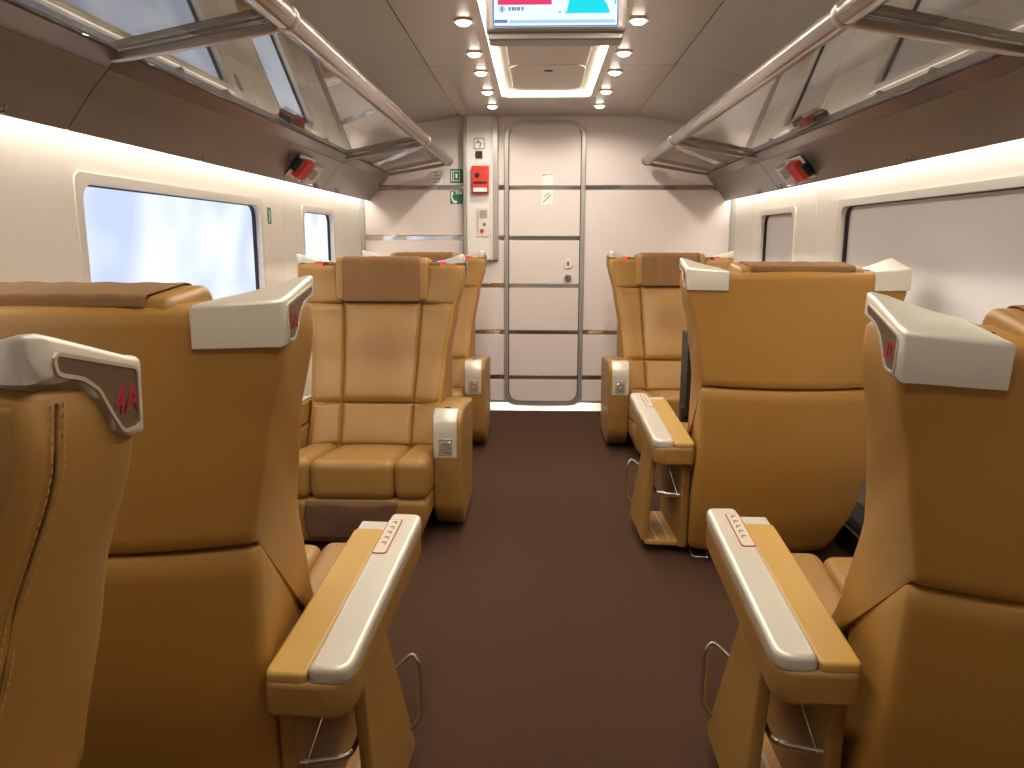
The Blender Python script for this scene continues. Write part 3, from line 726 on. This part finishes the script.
        cf = link('control_face', cached(('cf', a), lambda: cpl(.4022, .4313, .4307, .5953, .0065, 0)), ab, 'panel_beige')
        for k in range(5):
            y = .582-.026*k
            link('button_mark', cached(('bm', a, k), lambda: cpl(.411, .423, y-.0025, y+.0025, .001, .0008)), ab, 'grey_mark')
            link('button_mark', cached(('bn', a, k), lambda: cpl(.420, .4232, y-.011, y-.002, .001, .0008)), ab, 'grey_mark')
        # storage box below
        sb = link('storage_box', cached(('sb', a), lambda: prism(round_poly([(a*.325, .10), (a*.478, .12), (a*.478, .45), (a*.325, .45)], .006, 2), 'z', .035, .055, .003)), t, 'wood')
        def outer():
            me = prism(round_poly([(.12, .05), (.135, .40), (.17, .415), (.30, .43), (.44, .05)], [.008, .02, .01, .015, .03]), 'x', a*.436, a*.462, .005, 2)
            for v in me.vertices: v.co.x += a*.030*(1-min(1, max(0, (v.co.z-.05)/.37)))
            return me
        link('outer_panel', cached(('op', a), outer), sb, 'leather')
        def innerp():
            return prism(round_poly([(.075, .04), (.06, .43), (.30, .43), (.46, .44), (.46, .04)], .008), 'x', a*.322, a*.352, .004, 2)
        link('inner_panel', cached(('ip', a), innerp), sb, 'leather')
        for k, x in enumerate((.378, .425)):
            link('shelf_slat', cached(('ss', a, k), lambda: box(*X(x, x+.009), .115, .44, .055, .0585, .001, 1)), sb, 'panel_beige')
        link('rail', cached(('rl', a), lambda: tube(smooth_path([(a*.440, .22, .262), (a*.440, .112, .25), (a*.350, .085, .25)], .03, 6), .0085, 8, .55)), sb, 'chrome')
        link('stay', cached(('sy', a), lambda: tube([(a*.362, .085, .25), (a*.40, .22, .41)], .0028, 6)), sb, 'chrome')
        link('side_loop', cached(('sl', a), lambda: tube(smooth_path([(a*.458, .345, .285), (a*.494, .40, .305), (a*.510, .40, .28), (a*.510, .41, .14), (a*.488, .40, .115)], .02, 5), .006, 8, .6)), sb, 'chrome')
        link('foot_pedal', cached(('fpd', a), lambda: tube(smooth_path([(a*.31, .2, .05), (a*.31, .06, .028), (a*.25, .05, .028), (a*.25, .2, .05)], .015, 4), .004, 8)), t, 'chrome')
    else:
        def body2():
            pr = round_poly([(.16, .035), (.12, .49), (.45, .525), (.60, .532), (.655, .50), (.655, .34), (.645, .10), (.56, .025)], [.03, .03, .03, .05, .05, .03, .06, .03], 6)
            return prism(pr, 'x', a*.297, a*.418, .014, 3)
        ab = link('armrest', cached(('ab2', a), body2), t, 'leather')
        def ftrim():
            c = [(.575, .534), (.60, .5355), (.628, .527), (.648, .510), (.658, .488), (.660, .45), (.6595, .345)]
            inn = [(y-.012, z-.012) for y, z in c]
            return prism(c+inn[::-1], 'x', a*.301, a*.398, .003, 2)
        tr = link('arm_trim', cached(('ft', a), ftrim), ab, 'silver'); tag(tr, 'silver curved front trim')
        lt = link('socket_frame', cached(('sf', a), lambda: box(*X(0.321, 0.379), .655, .6625, .352, .425, .003)), ab, 'frame_grey')
        link('socket', cached(('so', a), lambda: box(*X(0.327, 0.373), .660, .664, .362, .412, .003)), ab, 'trim_silver')
        link('socket_button', cached(('sk', a), lambda: box(*X(0.343, 0.357), .662, .6655, .378, .39, .002)), ab, 'frame_grey')
        link('hinge', cached(('hg', a), lambda: box(*X(0.340, 0.365), .562, .578, .531, .537, .002)), ab, 'gasket')
    if kind == 'open':                       # arm unit splays a little towards the aisle
        rot = Matrix.Rotation(-a*splay, 3, 'Z'); pv = Vector((a*.4, .05, 0)); off_ = pv - rot @ pv + Vector((a*adx, ady, 0))
        for o in (ab, sb): o.location = off_; o.rotation_euler = (0, 0, -a*splay)
    # window-side armrest
    def warm():
        pr = round_poly([(.22, .40), (.22, .505), (.58, .53), (.62, .50), (.60, .43)], [.02, .02, .03, .03, .03])
        return prism(pr, 'x', -a*.305, -a*.385, .012, 3)
    wa = link('window_armrest', cached(('wa', a), warm), t, 'leather')
    link('arm_trim', cached(('wt', a), lambda: prism([(.23, .506), (.575, .530), (.575, .5355), (.23, .5115)], 'x', -a*.315, -a*.375, .002)), wa, 'silver')
    link('arm_support', cached(('ws', a), lambda: box(min(-a*.30, -a*.34), max(-a*.30, -a*.34), .3, .52, .1, .41, .006)), t, 'leather')
    if stitched:
        sg = a; pts = []
        vs, fs = [], []
        def sidept(z, yoff):
            yf = itp(YF_TAB, z); return Vector((sg*(itp(W_TAB, z)+.0012), yf-.032+yoff, z))
        seam = tube([sidept(z, 0)+Vector((-sg*.0008, 0, 0)) for z in [1.10-.02*k for k in range(36)]], .0018, 6)
        link('seam', seam, bs, 'seam')
        for yo in (-.008, .008):
            z = 1.10
            while z > .42:
                p0, p1 = sidept(z, yo), sidept(z-.0045, yo); n0 = len(vs)
                for p in (p0, p1):
                    for dx, dy in ((0, -.0009), (.0008, -.0009), (.0008, .0009), (0, .0009)): vs.append(p+Vector((sg*dx, dy, 0)))
                fs += [(n0, n0+1, n0+2, n0+3), (n0+4, n0+7, n0+6, n0+5)] + [(n0+i, n0+4+i, n0+4+(i+1) % 4, n0+(i+1) % 4) for i in range(4)]
                z -= .0085
        tag(link('stitching', mesh(vs, fs, False), bs, 'thread'), 'pale double stitching', kind='stuff')
    return t

make_seat('tan lounge seat at the left edge numbered 4A, turned towards the camera', (-.832, .69, 0), math.pi, -1, 'plain', '4A', True, recline=3.5)
make_seat('tan lounge seat numbered 3A seen from behind on the left', (-.848, 1.235, 0), math.radians(-1.5), 1, 'open', '3A', ady=-.03)
make_seat('tan lounge seat on the left facing the camera, footrest fully in view', (-.778, 3.70, 0), math.pi, -1, 'plain')
make_seat('tan lounge seat farthest back on the left, before the end wall', (-.775, 5.04, 0), math.pi, -1, 'plain')
make_seat('tan lounge seat numbered 3D seen from behind at the right edge', (.868, 1.195, 0), math.radians(-2), -1, 'open', '3D', ady=.055, recline=6, adx=.018)
make_seat('tan lounge seat in the middle of the right row, back to the camera', (.857, 2.75, 0), 0, -1, 'open', '2D', ady=.04)
make_seat('tan lounge seat farthest back on the right, facing the camera', (.775, 5.04, 0), math.pi, 1, 'plain')

# folded tables between the facing seats
def table(label, x, y0, y1, s, z0, z1, lean):
    t = thing('folding_table', label, 'table', (x, (y0+y1)/2, 0))
    link('leaf', prism(round_poly([(y0-(y0+y1)/2, z0), (y0-(y0+y1)/2, z1), (y1-(y0+y1)/2, z1), (y1-(y0+y1)/2, z0)], .02), 'x', -.012, .012, .003), t, 'dark_leaf')
    link('post', box(-.02, .02, -.03, .03, .02, z0+.04, .004), t, 'dark'); link('foot', box(-.05, .05, -.06, .06, 0, .025, .006), t, 'dark')
    return t
table('dark folded table leaf standing beside the left window', -1.17, 2.62, 3.05, -1, .42, .80, 0)
table('dark folded table leaf edge between the right-hand facing seats', .655, 3.56, 3.72, 1, .40, .80, 0)
# wall behind the camera
struct('wall_front', box(-XW-.05, XW+.05, YB-.06, YB, 0, 2.13), 'wall_end', 'plain beige wall behind the viewer')
